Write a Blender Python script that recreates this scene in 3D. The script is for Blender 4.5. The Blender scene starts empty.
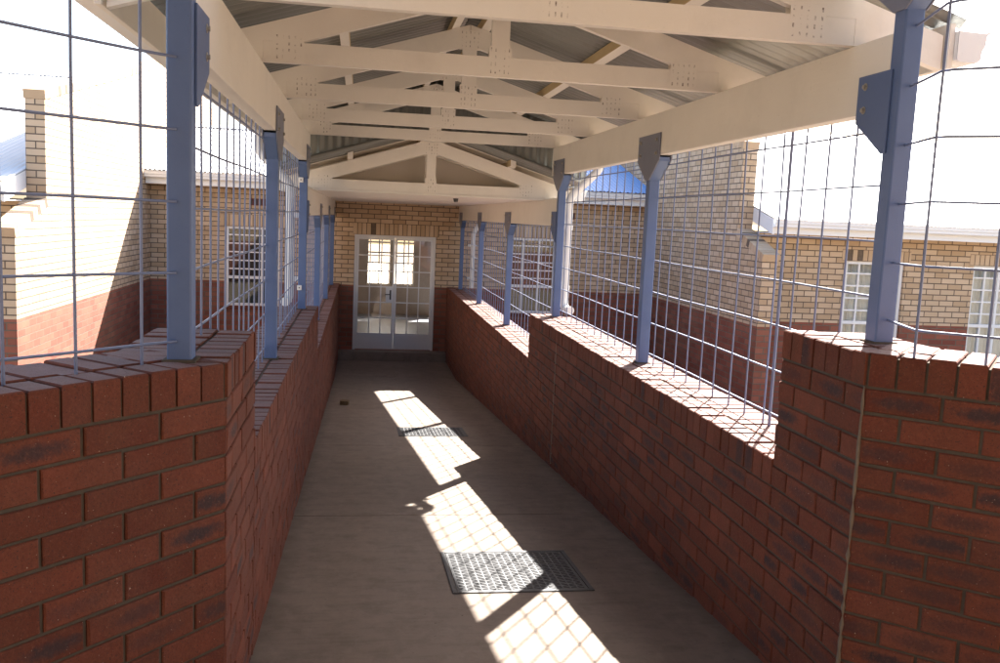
import bpy, math, random
from mathutils import Vector, Matrix
random.seed(7)
R = math.radians
scene = bpy.context.scene
COL = scene.collection

# ------------------------------------------------------------------ materials
class NT:
    def __init__(s, name):
        s.m = bpy.data.materials.new(name); s.m.use_nodes = True
        s.t = s.m.node_tree; s.n = s.t.nodes; s.l = s.t.links
        s.b = s.n['Principled BSDF']; s.out = s.n['Material Output']
    def node(s, kind, **kw):
        nd = s.n.new(kind)
        for k, v in kw.items(): setattr(nd, k, v)
        return nd
    def put(s, sock, v):
        if hasattr(v, 'is_output') or isinstance(v, bpy.types.NodeSocket): s.l.new(v, sock)
        else:
            if isinstance(v, tuple) and len(v) == 3 and sock.type == 'RGBA': v = v + (1,)
            sock.default_value = v
    def math(s, op, a, b=0.0, c=None, clamp=False):
        nd = s.node('ShaderNodeMath', operation=op, use_clamp=clamp)
        s.put(nd.inputs[0], a); s.put(nd.inputs[1], b)
        if c is not None: s.put(nd.inputs[2], c)
        return nd.outputs[0]
    def mix(s, f, a, b, blend='MIX'):
        nd = s.node('ShaderNodeMix', data_type='RGBA', blend_type=blend)
        s.put(nd.inputs[0], f); s.put(nd.inputs[6], a); s.put(nd.inputs[7], b)
        return nd.outputs[2]
    def noise(s, vec, scale, detail=3.0, rough=0.55):
        nd = s.node('ShaderNodeTexNoise')
        if vec is not None: s.l.new(vec, nd.inputs['Vector'])
        nd.inputs['Scale'].default_value = scale; nd.inputs['Detail'].default_value = detail
        nd.inputs['Roughness'].default_value = rough
        return nd.outputs['Fac']
    def ramp(s, v, a, b):          # linear step a..b -> 0..1
        nd = s.node('ShaderNodeMapRange'); s.put(nd.inputs[0], v)
        nd.inputs[1].default_value = a; nd.inputs[2].default_value = b
        return nd.outputs[0]
    def attr(s, name): return s.node('ShaderNodeAttribute', attribute_name=name).outputs['Fac']
    def pos(s): return s.node('ShaderNodeNewGeometry').outputs['Position']
    def uv(s): return s.node('ShaderNodeUVMap').outputs['UV']
    def xyz(s, v):
        nd = s.node('ShaderNodeSeparateXYZ'); s.l.new(v, nd.inputs[0]); return nd.outputs
    def scalev(s, v, sc):
        nd = s.node('ShaderNodeMapping'); s.l.new(v, nd.inputs[0]); nd.inputs['Scale'].default_value = sc; return nd.outputs[0]
    def bump(s, h, strength=0.3, dist=0.01):
        nd = s.node('ShaderNodeBump'); nd.inputs['Strength'].default_value = strength
        nd.inputs['Distance'].default_value = dist; s.l.new(h, nd.inputs['Height'])
        s.l.new(nd.outputs[0], s.b.inputs['Normal'])
    def done(s, col, rough=0.6, metal=0.0, spec=0.5):
        s.put(s.b.inputs['Base Color'], col); s.put(s.b.inputs['Roughness'], rough)
        s.b.inputs['Metallic'].default_value = metal
        s.b.inputs['Specular IOR Level'].default_value = spec
        return s.m

def m_brick_red(top=False):
    t = NT('dust_and_sheen_brick_top' if top else 'red_clay_brick'); p = t.pos(); u = t.xyz(t.uv())
    r = t.attr('rnd'); dk = t.attr('dark')
    c = t.mix(r, (.116, .028, .016), (.212, .060, .034))
    c = t.mix(t.math('MULTIPLY', t.math('GREATER_THAN', t.math('FRACT', t.math('MULTIPLY', r, 13.7)), .82), .45), c, (.080, .028, .023))
    c = t.mix(t.ramp(t.noise(p, 9, 4), .3, .75), c, (.138, .046, .026))
    c = t.mix(t.math('MULTIPLY', t.ramp(t.noise(p, 3.1, 3), .5, .8), .28), c, (.20, .092, .066))
    # flashed, burnt centre of a brick
    r7 = t.math('SUBTRACT', t.math('FRACT', t.math('MULTIPLY', r, 7.31)), .5)
    dx = t.math('ABSOLUTE', t.math('ADD', t.math('SUBTRACT', u[0], .5), t.math('MULTIPLY', r7, .5))); dy = t.math('ABSOLUTE', t.math('SUBTRACT', u[1], .5))
    d = t.math('ADD', t.math('POWER', t.math('MULTIPLY', dx, 2.1), 2.0), t.math('POWER', t.math('MULTIPLY', dy, 2.9), 2.0))
    d = t.math('ADD', d, t.math('MULTIPLY', t.math('SUBTRACT', t.noise(p, 48, 5, .75), .5), 3.0))
    mask = t.math('MULTIPLY', t.ramp(d, 1.2, .15), dk)
    c = t.mix(t.math('MULTIPLY', mask, .95), c, (.046, .033, .036))
    fine = t.noise(p, 95, 5, .8)
    c = t.mix(t.math('MULTIPLY', t.ramp(fine, .50, .72), .45), c, (.060, .024, .018))
    c = t.mix(t.math('MULTIPLY', t.ramp(fine, .46, .30), .30), c, (.300, .120, .075))
    if top:                       # weathered upper faces: pale dust, with sky sheen and sunlit paleness painted in
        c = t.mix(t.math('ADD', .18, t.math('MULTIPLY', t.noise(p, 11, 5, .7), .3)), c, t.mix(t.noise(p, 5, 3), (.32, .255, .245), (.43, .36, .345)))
    pits = t.noise(p, 230, 2, .5)
    c = t.mix(t.ramp(pits, .64, .70), c, (.05, .03, .025))
    c = t.mix(t.ramp(t.noise(p, 170, 1, .4), .775, .80), c, (.42, .32, .25))
    t.bump(t.math('ADD', t.noise(p, 130, 5, .75), t.math('MULTIPLY', t.noise(p, 22, 3), 1.6)), .6, .005)
    return t.done(c, .86, 0, .25)

def m_mortar(k=1.0, nm='mortar'):
    t = NT(nm); p = t.pos()
    c = t.mix(t.noise(p, 30, 4), tuple(k * v for v in (.072, .056, .043)), tuple(k * v for v in (.135, .106, .080)))
    t.bump(t.noise(p, 160, 3, .7), .5, .004)
    return t.done(c, .95, 0, .1)

def m_facing():                     # two-tone facing brick of the school buildings (uv in metres, v = height)
    t = NT('facing_brick'); uv = t.uv(); p = t.pos(); x = t.xyz(uv)
    br = t.node('ShaderNodeTexBrick', offset=.5)
    t.l.new(uv, br.inputs['Vector'])
    for k, v in (('Scale', 1.0), ('Mortar Size', .0078), ('Mortar Smooth', .15), ('Bias', 0.0), ('Brick Width', .232), ('Row Height', .085)):
        br.inputs[k].default_value = v
    br.inputs['Color1'].default_value = (0, 0, 0, 1); br.inputs['Color2'].default_value = (1, 1, 1, 1); br.inputs['Mortar'].default_value = (.5, .5, .5, 1)
    rv = br.outputs['Color']; mo = br.outputs['Fac']
    n = t.noise(p, 14, 4)
    tan = t.mix(rv, (.43, .305, .190), (.62, .480, .345)); tan = t.mix(t.math('MULTIPLY', n, .5), tan, (.50, .335, .205))
    red = t.mix(rv, (.20, .062, .040), (.31, .110, .070)); red = t.mix(t.math('MULTIPLY', n, .5), red, (.16, .055, .045))
    up = t.math('GREATER_THAN', x[1], -1.320)
    b = t.mix(up, red, tan)
    b = t.mix(t.math('MULTIPLY', t.ramp(t.noise(p, 1.3, 3), .45, .8), .25), b, (.35, .24, .15))
    c = t.mix(mo, b, t.mix(n, (.10, .075, .055), (.19, .145, .11)))
    h = t.math('ADD', t.math('MULTIPLY', mo, -1.0), t.math('MULTIPLY', t.noise(p, 70, 3), .25))
    t.bump(h, .6, .008)
    return t.done(c, .88, 0, .2)

def m_paint(name, a, b, rough=.5, bstr=.08, grime=.0, grain=None, spec=.4):
    t = NT(name); p = t.pos()
    c = t.mix(t.noise(p, 5, 4), a, b)
    if grime:
        c = t.mix(t.math('MULTIPLY', t.ramp(t.noise(p, 2.3, 5, .7), .52, .8), grime), c, tuple(x * .55 for x in a))
        c = t.mix(t.math('MULTIPLY', t.ramp(t.noise(p, 60, 2, .6), .70, .76), grime), c, tuple(x * .4 for x in a))
    h = t.noise(t.scalev(p, grain) if grain else p, 60, 4, .6)
    t.bump(h, bstr, .004)
    return t.done(c, rough, 0, spec)

def m_plate():
    t = NT('painted_nail_plate'); u = t.xyz(t.uv()); p = t.pos()
    fu = t.math('FRACT', t.math('MULTIPLY', u[0], 5.0)); fv = t.math('FRACT', t.math('MULTIPLY', u[1], 4.0))
    a = t.math('LESS_THAN', t.math('ABSOLUTE', t.math('SUBTRACT', fu, .5)), .13)
    b = t.math('LESS_THAN', t.math('ABSOLUTE', t.math('SUBTRACT', fv, .5)), .27)
    m = t.math('MULTIPLY', t.math('MULTIPLY', a, b), t.ramp(t.noise(p, 45, 2), .46, .70))
    c = t.mix(m, t.mix(t.noise(p, 5, 4), (.75, .705, .64), (.80, .76, .695)), (.16, .12, .09))
    return t.done(c, .55)

def m_floor():
    t = NT('walkway_concrete'); p = t.pos()
    c = t.mix(t.noise(p, 1.6, 5, .6), (.195, .152, .122), (.270, .216, .178))
    c = t.mix(t.math('MULTIPLY', t.ramp(t.noise(p, 7, 6, .75), .46, .72), .6), c, (.140, .108, .086))
    c = t.mix(t.math('MULTIPLY', t.ramp(t.noise(t.scalev(p, (.18, 1, 1)), 19, 6, .75), .50, .74), .5), c, (.130, .100, .080))
    c = t.mix(t.math('MULTIPLY', t.ramp(t.noise(p, 1.1, 6, .75), .56, .66), .35), c, (.30, .245, .20))
    c = t.mix(t.math('MULTIPLY', t.ramp(t.noise(t.scalev(p, (1, .25, 1)), 26, 4, .7), .52, .8), .35), c, (.30, .25, .21))
    c = t.mix(t.ramp(t.noise(p, 36, 2, .5), .735, .77), c, (.11, .09, .075))
    x = t.xyz(p)                       # dirt gathered along both walls
    ed = t.math('ABSOLUTE', t.math('SUBTRACT', x[0], .62))
    dirt = t.ramp(t.math('ADD', ed, t.math('MULTIPLY', t.noise(p, 8, 4), .16)), .98, 1.09)
    c = t.mix(t.math('MULTIPLY', dirt, .55), c, (.10, .078, .06))
    t.bump(t.noise(p, 150, 4, .7), .25, .004)
    return t.done(c, .85, 0, .25)

def m_galv():
    t = NT('galvanised_sheet'); p = t.pos()
    c = t.mix(t.noise(t.scalev(p, (.4, 3, .4)), 6, 4), (.20, .203, .192), (.285, .288, .272))
    c = t.mix(t.ramp(t.noise(p, 3, 4), .6, .8), c, (.18, .165, .14))
    return t.done(c, .38, .5)

def m_simple(name, col, rough=.5, metal=0.0, var=.12, scale=12, spec=.5):
    t = NT(name); p = t.pos()
    c = t.mix(t.noise(p, scale, 4), tuple(v * (1 - var) for v in col), tuple(min(1, v * (1 + var)) for v in col))
    return t.done(c, rough, metal, spec)

def m_glass(name='window_glass', tint=(.93, .96, .96), refl=.0):
    t = NT(name)
    tr = t.node('ShaderNodeBsdfTransparent'); tr.inputs[0].default_value = tint + (1,)
    gl = t.node('ShaderNodeBsdfGlossy'); gl.inputs['Roughness'].default_value = .015
    fr = t.node('ShaderNodeFresnel'); fr.inputs[0].default_value = 1.5
    mx = t.node('ShaderNodeMixShader')
    t.l.new(t.math('ADD', t.math('MULTIPLY', fr.outputs[0], .75), refl), mx.inputs[0])
    t.l.new(tr.outputs[0], mx.inputs[1]); t.l.new(gl.outputs[0], mx.inputs[2]); t.l.new(mx.outputs[0], t.out.inputs[0])
    return t.m

def m_curtain():
    t = NT('lace_curtain'); p = t.pos()
    w = t.math('SINE', t.math('ADD', t.math('MULTIPLY', t.xyz(p)[0], 95.0), t.math('MULTIPLY', t.noise(p, 4, 3), 7.0)))
    c = t.mix(t.noise(p, 5, 3), (.66, .60, .55), (.78, .72, .68))
    t.bump(w, .5, .02)
    return t.done(c, .9)

def m_frost():
    t = NT('frosted_glass')
    d = t.node('ShaderNodeBsdfTranslucent'); d.inputs[0].default_value = (.85, .84, .80, 1)
    g = t.node('ShaderNodeBsdfTransparent'); g.inputs[0].default_value = (.9, .9, .88, 1)
    mx = t.node('ShaderNodeMixShader'); mx.inputs[0].default_value = .35
    t.l.new(d.outputs[0], mx.inputs[1]); t.l.new(g.outputs[0], mx.inputs[2]); t.l.new(mx.outputs[0], t.out.inputs[0])
    return t.m

def m_ground():
    t = NT('sandy_ground'); p = t.pos()
    c = t.mix(t.noise(p, .35, 5), (.25, .20, .145), (.36, .295, .22))
    c = t.mix(t.math('MULTIPLY', t.ramp(t.noise(p, 6, 5, .7), .5, .75), .5), c, (.26, .21, .14))
    t.bump(t.noise(p, 40, 4), .5, .02)
    return t.done(c, .95, 0, .1)

M = dict(
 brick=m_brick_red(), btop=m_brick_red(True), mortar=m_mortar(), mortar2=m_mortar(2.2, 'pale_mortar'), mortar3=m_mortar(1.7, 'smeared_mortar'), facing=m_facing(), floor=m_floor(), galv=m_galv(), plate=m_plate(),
 cream=m_paint('cream_painted_timber', (.75, .705, .64), (.80, .76, .695), .5, .22, .22, (1, .12, 1)),
 soffit=m_paint('cream_ceiling_board', (.80, .75, .67), (.84, .79, .72), .6, .05, .08),
 raw=m_paint('raw_pine', (.48, .36, .20), (.58, .45, .26), .7, .3, .1, (1, .1, 1)),
 blue=m_paint('blue_grey_post_paint', (.085, .136, .280), (.106, .160, .312), .42, .10, .30),
 steel=m_paint('grey_blue_plate_paint', (.155, .168, .225), (.185, .198, .258), .45, .06, .12),
 wire=m_simple('painted_mesh_wire', (.17, .205, .33), .42, .1),
 white=m_paint('white_enamel', (.72, .72, .72), (.78, .78, .78), .4, .03, .05),
 pvc=m_paint('white_pvc', (.72, .71, .69), (.78, .77, .75), .35, .02, .08),
 doorp=m_paint('pale_door_enamel', (.62, .61, .62), (.70, .69, .69), .4, .03, .06),
 glass=m_glass(), doorglass=m_glass('door_glass', (.91, .90, .89), .01),
 zinc=m_simple('zinc_bolt', (.42, .40, .36), .4, .7),
 iron=m_simple('cast_iron', (.065, .065, .070), .6, .1, .3, 30),
 bluesheet=m_simple('blue_roof_sheet', (.045, .23, .56), .45, 0, .08, 3),
 greysheet=m_simple('pale_roof_sheet', (.56, .57, .59), .5, .1, .06, 3),
 dark=m_simple('dark_interior', (.050, .046, .044), .8),
 curtain=m_curtain(), frost=m_frost(), ground=m_ground(),
 plaster=m_simple('interior_plaster', (.56, .48, .40), .8), ifloor=m_simple('blue_grey_vinyl', (.30, .32, .37), .4),
 airbrick=m_simple('terracotta_vent', (.12, .035, .03), .8), rubble=m_simple('brown_rubble', (.17, .115, .055), .9, 0, .35, 40),
 soot=m_simple('black_fitting', (.03, .03, .03), .6), black=m_simple('black_handle', (.04, .04, .045), .4, .4),
)

# ------------------------------------------------------------------ mesh builder
class MB:
    def __init__(s): s.v = []; s.f = []; s.mi = []; s.uv = []; s.rnd = []; s.dark = []; s.sm = []
    def face(s, pts, mi=0, uv=None, rnd=.5, dark=0.0, smooth=False):
        b = len(s.v); s.v += [tuple(p) for p in pts]; s.f.append(tuple(range(b, b + len(pts))))
        s.mi.append(mi); s.uv.append(uv or [(0, 0)] * len(pts)); s.rnd.append(rnd); s.dark.append(dark); s.sm.append(smooth)
    def mesh(s, verts, faces, mi=0, smooth=False, uvs=None):
        b = len(s.v); s.v += [tuple(p) for p in verts]
        for k, f in enumerate(faces):
            s.f.append(tuple(b + i for i in f)); s.mi.append(mi[k] if isinstance(mi, list) else mi)
            s.uv.append(uvs[k] if uvs else [(0, 0)] * len(f)); s.rnd.append(.5); s.dark.append(0.0); s.sm.append(smooth)
    def box(s, x0, x1, y0, y1, z0, z1, mi=0, mis=None):
        v = [(x0,y0,z0),(x1,y0,z0),(x1,y1,z0),(x0,y1,z0),(x0,y0,z1),(x1,y0,z1),(x1,y1,z1),(x0,y1,z1)]
        f = [(0,3,2,1),(4,5,6,7),(0,1,5,4),(1,2,6,5),(2,3,7,6),(3,0,4,7)]
        s.mesh(v, f, mis if mis else mi); return s
    def prism(s, pts, off, mi=0):   # polygon (3-D pts) extruded by vector off
        n = len(pts); o = Vector(off); a = [Vector(p) for p in pts]; b = [p + o for p in a]
        nrm = Vector((0, 0, 0))
        for i in range(n): nrm += a[i].cross(a[(i + 1) % n])
        if nrm.dot(o) > 0: fs = [tuple(range(n))[::-1], tuple(range(n, 2 * n))] + [(i, (i + 1) % n, n + (i + 1) % n, n + i) for i in range(n)]
        else: fs = [tuple(range(n)), tuple(range(n, 2 * n))[::-1]] + [((i + 1) % n, i, n + i, n + (i + 1) % n) for i in range(n)]
        s.mesh(a + b, fs, mi); return s
    def tube(s, path, r, seg=8, mi=0, cap=True):
        P = [Vector(p) for p in path]; rings = []; up = None
        for i, p in enumerate(P):
            d = (P[min(i + 1, len(P) - 1)] - P[max(i - 1, 0)]).normalized()
            if up is None:
                up = Vector((0, 0, 1)) if abs(d.z) < .9 else Vector((1, 0, 0))
            x = d.cross(up).normalized(); y = x.cross(d).normalized(); up = y
            rr = r[i] if isinstance(r, list) else r
            rings.append([p + (x * math.cos(2 * math.pi * k / seg) + y * math.sin(2 * math.pi * k / seg)) * rr for k in range(seg)])
        v = [q for rg in rings for q in rg]; f = []
        for i in range(len(P) - 1):
            for k in range(seg):
                k2 = (k + 1) % seg; f.append((i * seg + k, i * seg + k2, (i + 1) * seg + k2, (i + 1) * seg + k))
        s.mesh(v, f, mi, True)
        if cap:
            s.mesh(rings[0], [tuple(range(seg))[::-1]], mi); s.mesh(rings[-1], [tuple(range(seg))], mi)
        return s
    def build(s, name, mats, parent=None, bevel=0.0, solid=0.0, recalc=False):
        vs = [Vector(p) for p in s.v]
        lo = Vector((min(p.x for p in vs), min(p.y for p in vs), min(p.z for p in vs))); hi = Vector((max(p.x for p in vs), max(p.y for p in vs), max(p.z for p in vs)))
        c = Vector(((lo.x + hi.x) / 2, (lo.y + hi.y) / 2, lo.z))
        me = bpy.data.meshes.new(name); me.from_pydata([tuple(p - c) for p in vs], [], s.f)
        if not isinstance(mats, (list, tuple)): mats = [mats]
        for m in mats: me.materials.append(m)
        me.polygons.foreach_set('material_index', s.mi); me.polygons.foreach_set('use_smooth', s.sm)
        ul = me.uv_layers.new(name='UVMap'); flat = [c2 for fu in s.uv for p in fu for c2 in p]; ul.data.foreach_set('uv', flat)
        for nm, dat in (('rnd', s.rnd), ('dark', s.dark)):
            a = me.attributes.new(nm, 'FLOAT', 'FACE'); a.data.foreach_set('value', dat)
        me.update()
        o = bpy.data.objects.new(name, me); COL.objects.link(o); o.location = c
        if parent is not None:
            o.parent = parent; o.matrix_parent_inverse = world_inv(parent)
        if bevel:
            b = o.modifiers.new('bevel', 'BEVEL'); b.width = bevel; b.segments = 2; b.limit_method = 'ANGLE'; b.angle_limit = R(40)
        if solid:
            b = o.modifiers.new('solid', 'SOLIDIFY'); b.thickness = solid; b.offset = 0
        return o
_W = {}
def world_inv(o):
    m = Matrix.Translation(o.location)
    p = o
    # parents always carry a pure translation and a compensating inverse, so the world origin is the location itself
    return m.inverted()
def tag(o, label, cat, group=None, kind=None):
    if label: o['label'] = label
    if cat: o['category'] = cat
    if group: o['group'] = group
    if kind: o['kind'] = kind
    return o
def thing(name, loc, label, cat, group=None):
    o = bpy.data.objects.new(name, None); COL.objects.link(o); o.location = loc; o.empty_display_size = .2
    return tag(o, label, cat, group)

# ------------------------------------------------------------------ layout (metres; camera at the origin, +Y down the walkway)
XL, XR = -.380, 1.617                    # inner faces of the low walls
PL, PR = -.480, 1.790                    # inner faces of posts and beams
CX = (PL + PR) / 2
BT, BH, DROP = .435, .260, .475          # beam underside, beam depth, step between the two roofs
PITCH = .306
YE = 16.85                               # front wall of the end building
CR = (1.617, 2.640); CLn = (-.380, 2.690)
DR = (.752, -.659); DL = (-.647, -.762)
def floor_z(y):
    if y < 1.2: return -1.43 - .0855 * 1.2
    return max(-1.43 - .0855 * y, -2.70)

# ------------------------------------------------------------------ ground and walkway floor
g = MB(); g.face([(-60, -40, -2.95), (70, -40, -2.95), (70, 90, -2.95), (-60, 90, -2.95)])
tag(g.build('ground', M['ground']), None, None, kind='structure')

fl = MB(); joints = [1.2, 2.9, 5.57, 8.20, 10.85, 13.50, 14.85, 16.55]
for a, b in zip(joints[:-1], joints[1:]):
    y0, y1 = a + .005, b - .005
    fl.mesh([(XL - .02, y0, floor_z(y0)), (XR + .02, y0, floor_z(y0)), (XR + .02, y1, floor_z(y1)), (XL - .02, y1, floor_z(y1)),
             (XL - .02, y0, -3), (XR + .02, y0, -3), (XR + .02, y1, -3), (XL - .02, y1, -3)],
            [(0, 1, 2, 3), (0, 4, 5, 1), (1, 5, 6, 2), (2, 6, 7, 3), (3, 7, 4, 0)])
    if b < 15:
        fl.face([(XL - .02, b - .006, floor_z(b) - .007), (XR + .02, b - .006, floor_z(b) - .007), (XR + .02, b + .006, floor_z(b) - .007), (XL - .02, b + .006, floor_z(b) - .007)])
zf = floor_z(0)
fl.mesh([(-2.6, -3, zf), (4.2, -3, zf), (4.2, .7, zf), (XR + .02, 2.62, zf - .003), (XR + .02, 1.19, zf - .002), (XL - .02, 1.19, zf - .002), (XL - .02, 2.66, zf - .003), (-2.6, .2, zf)],
        [(0, 1, 2, 4, 5, 7), (2, 3, 4), (5, 6, 7)])
tag(fl.build('walkway_floor', M['floor']), None, None, kind='structure')
stp = MB(); stp.box(XL, XR, 16.55, YE - .003, -3.0, -2.535)
tag(stp.build('door_step', M['floor'], bevel=.008), None, None, kind='structure')

# ------------------------------------------------------------------ real brickwork for the walkway walls
BLEN, BH_, ML = .222, .075, .010
def brick_box(mb, o, d, n, s0, s1, z0, z1, depth, rnd, dark, uvr=(0, 0, 1, 1)):
    """one brick: face in plane through o with direction d, outward normal n, arrises softened"""
    j = random.uniform(-.0012, .0012); e = .0035
    def P(s, q, z): return (o[0] + d[0] * s + n[0] * q, o[1] + d[1] * s + n[1] * q, z)
    g = [random.gauss(0, .0011) for _ in range(8)]
    fr = [P(s0 + e + abs(g[0]), j, z0 + e + g[1]), P(s1 - e - abs(g[2]), j + g[0], z0 + e + g[3]), P(s1 - e - abs(g[4]), j + g[2], z1 - e + g[5]), P(s0 + e + abs(g[6]), j + g[4], z1 - e + g[7])]
    rg = [P(s0, j - e, z0 + g[1]), P(s1, j - e, z0 + g[3]), P(s1, j - e, z1 + g[5]), P(s0, j - e, z1 + g[7])]
    bk = [P(s0, -depth, z0), P(s1, -depth, z0), P(s1, -depth, z1), P(s0, -depth, z1)]
    flip = (d[0] * n[1] - d[1] * n[0]) > 0     # keep faces outward
    def F(q, uv):
        if flip: q = q[::-1]; uv = uv[::-1]
        mb.face(q, 0, uv, rnd, dark)
    a, b, c2, d2 = uvr
    F(fr, [(a, b), (c2, b), (c2, d2), (a, d2)])
    for i in range(4):
        k = (i + 1) % 4
        F([rg[i], rg[k], fr[k], fr[i]], [(0, 0)] * 4)
        F([bk[i], bk[k], rg[k], rg[i]], [(0, 0)] * 4)
def courses(mb, o, d, n, L, ztop, zlow, phase0, sgn, darkp, kstart=0, s_start=0.0, depth=.1):
    """running bond below ztop; zlow(s) is the ground line; phase0: the joint pattern runs from s=0"""
    k = 0
    while True:
        z1 = ztop - k * .085 - .010; z0 = z1 - .075
        if z1 < min(zlow(s_start), zlow(L)) : break
        s = (.005 if (k + kstart) % 2 == 0 else -.111)
        first = True
        while s < L:
            a, b = max(s, s_start), min(s + BLEN, L)
            if first: a = s_start if s <= s_start else a
            first = False
            if b - a > .012 and z1 > zlow((a + b) / 2) + .004:
                dk = (random.random() < darkp) * random.uniform(.35, 1)
                brick_box(mb, o, d, n, a, b, z0, z1, depth, random.random(), dk, ((a - s) / BLEN, 0, (b - s) / BLEN, 1))
            s += .232
        k += 1
def coping(mb, o, d, n, s0, s1, ztop, darkp=.1):
    """two rows of brick-on-edge across the wall; n points to the walkway"""
    s = s0 + .003
    while s < s1 - .02:
        e = min(s + .0770, s1 - .002)
        for (q0, q1) in ((.0, .125), (.135, .355)):
            oo = (o[0] - n[0] * q0, o[1] - n[1] * q0)
            zt = ztop + random.uniform(-.0035, .0035)
            brick_top(mb, oo, d, n, s, e, ztop - .106, zt, q1 - q0, random.random(), (random.random() < darkp) * .8)
        s += .0855
def brick_top(mb, o, d, n, s0, s1, z0, z1, w, rnd, dark):
    j = random.uniform(-.003, .002); e = .004
    def P(s, q, z): return (o[0] + d[0] * s - n[0] * q, o[1] + d[1] * s - n[1] * q, z)
    a0 = [P(s0, -j, z0), P(s1, -j, z0), P(s1, w, z0), P(s0, w, z0)]
    a1 = [P(s0, -j, z1 - e), P(s1, -j, z1 - e), P(s1, w, z1 - e), P(s0, w, z1 - e)]
    a2 = [P(s0 + e, -j + e, z1), P(s1 - e, -j + e, z1), P(s1 - e, w - e, z1), P(s0 + e, w - e, z1)]
    flip = (d[0] * n[1] - d[1] * n[0]) > 0
    def F(q, uv=None):
        if flip: q = q[::-1]
        mb.face(q, 0, uv or [(0, 0)] * 4, rnd, dark)
    for i in range(4):
        k = (i + 1) % 4
        F([a0[i], a0[k], a1[k], a1[i]], [(.0, .3), (1, .3), (1, .7), (0, .7)] if i in (0, 2) else None)
        F([a1[i], a1[k], a2[k], a2[i]])
    q = a2[::-1] if not flip else a2
    # top face must look up
    v1 = Vector(q[1]) - Vector(q[0]); v2 = Vector(q[2]) - Vector(q[1])
    if v1.cross(v2).z < 0: q = q[::-1]
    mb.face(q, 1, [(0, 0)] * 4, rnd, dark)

def low_wall(side):
    right = side > 0
    X = XR if right else XL
    corner = CR if right else CLn; D = DR if right else DL
    tops = (-.375, -.885, -1.310) if right else (-.450, -.875, -1.300)
    steps = (corner[1], 3.225, 8.42, YE - .004) if right else (corner[1], 3.42, 8.50, YE - .004)
    n = (-1, 0) if right else (1, 0)
    nw = (-abs(D[1]), -abs(D[0])) if right else (abs(D[1]), -abs(D[0]))
    lab = ('long low red brick wall with stepped coping under the sunlit right-hand mesh and posts' if right
           else 'long low red brick wall with stepped coping in shade under the left-hand mesh and posts')
    w = thing('brick_wall', (X, 9, -2.2), lab, 'wall', 'low brick walls along the walkway')
    face = MB(); cop = MB(); core = MB()
    dk = .62 if right else .28
    beds = [t - .106 for t in tops]
    T = .355
    for i in range(3):
        y0, y1 = steps[i] - corner[1], steps[i + 1] - corner[1]
        kk = (0, 6, 11)[i] if right else (0, 5, 10)[i]
        zl = lambda s: floor_z(corner[1] + s) - .06
        courses(face, corner, (0, 1), n, y1, beds[i], zl, 0, 1, dk * (1 if i == 0 else .75), kk + (1 if right else 1), y0)
        # back of the wall
        oo = (corner[0] - n[0] * T, corner[1])
        courses(face, oo, (0, 1), (-n[0], 0), y1, beds[i], lambda s: -3.0, 0, 1, .3, kk, y0)
        coping(cop, corner, (0, 1), n, y0, y1, tops[i])
        a, b = sorted((X - n[0] * .008, X - n[0] * (T - .008)))
        e1 = .004 if i < 2 else 0
        core.box(a, b, steps[i] + .001, steps[i + 1] - e1, -3.0, tops[i] - .006)
        # toothed end of the step: brick ends towards the far side
        if i < 2:
            nst = 6 if (right and i == 0) else 5
            for k in range(nst + 1):
                z1 = beds[i] - k * .085 - .010
                if z1 - .075 < tops[i + 1] - .02: break
                for q in (.010, .135, .250):
                    aa, bb = X - n[0] * q, X - n[0] * (q + .106)
                    e = random.uniform(.0, .006)
                    core.box(min(aa, bb), max(aa, bb), steps[i + 1] - .09, steps[i + 1] + e, z1 - .075, z1, 1)
    # flared wing towards the camera
    Lw = 2.3
    courses(face, corner, D, nw, Lw, beds[0], lambda s: zf - .06, 0, 1, .9 if right else .3, 0, 0)
    coping(cop, corner, D, nw, .01, Lw, tops[0], .05)
    q = [(corner[0] - nw[0] * .008, corner[1] - nw[1] * .008)]
    q.append((q[0][0] + D[0] * Lw, q[0][1] + D[1] * Lw)); q.append((q[1][0] - nw[0] * T, q[1][1] - nw[1] * T))
    q.append((corner[0] - nw[0] * T, corner[1] - nw[1] * T)); q.append((corner[0] - n[0] * T, corner[1] + .02)); q.append((corner[0] - n[0] * .008, corner[1] + .02))
    core.prism([(x, y, -3.0) for x, y in q], (0, 0, tops[0] - .0115 + 3.0))
    # cut wedge bricks filling the corner of the coping
    c0 = corner; nm = ((n[0] + nw[0]) / 2, (n[1] + nw[1]) / 2)
    for (q0, q1) in ((.012, .125), (.135, .355)):
        pts = [(c0[0] - n[0] * q0, c0[1]), (c0[0] - n[0] * q1, c0[1]), (c0[0] - nw[0] * q1, c0[1] - nw[1] * q1), (c0[0] - nw[0] * q0, c0[1] - nw[1] * q0)]
        cen = (sum(p[0] for p in pts) / 4, sum(p[1] for p in pts) / 4)
        pts = [(p[0] + (cen[0] - p[0]) * .07, p[1] + (cen[1] - p[1]) * .07, tops[0] - .1) for p in pts]
        cop.prism(pts, (0, 0, .0985))
    if right:
        mj = MB(); mj.box(XR - .0015, XR + .012, 7.185, 7.199, -3, tops[1] - .108); mj.build('movement_joint', M['mortar2'], w)
        sm = MB(); zz = zf; pts = []
        while zz < beds[0]:
            pts.append((corner[0] + .0005 + random.uniform(-.001, .001), corner[1] - .001, zz)); zz += .03
        sm.tube(pts, [random.choice((.0015, .004, .006, .0075)) for _ in pts], 6); sm.build('corner_mortar', M['mortar3'], w)
    core.build('mortar_core', [M['mortar'], M['brick']], w)
    face.build('brickwork', M['brick'], w)
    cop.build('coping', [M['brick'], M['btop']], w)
    return tops, steps
topsR, stepsR = low_wall(1)
topsL, stepsL = low_wall(-1)
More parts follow.
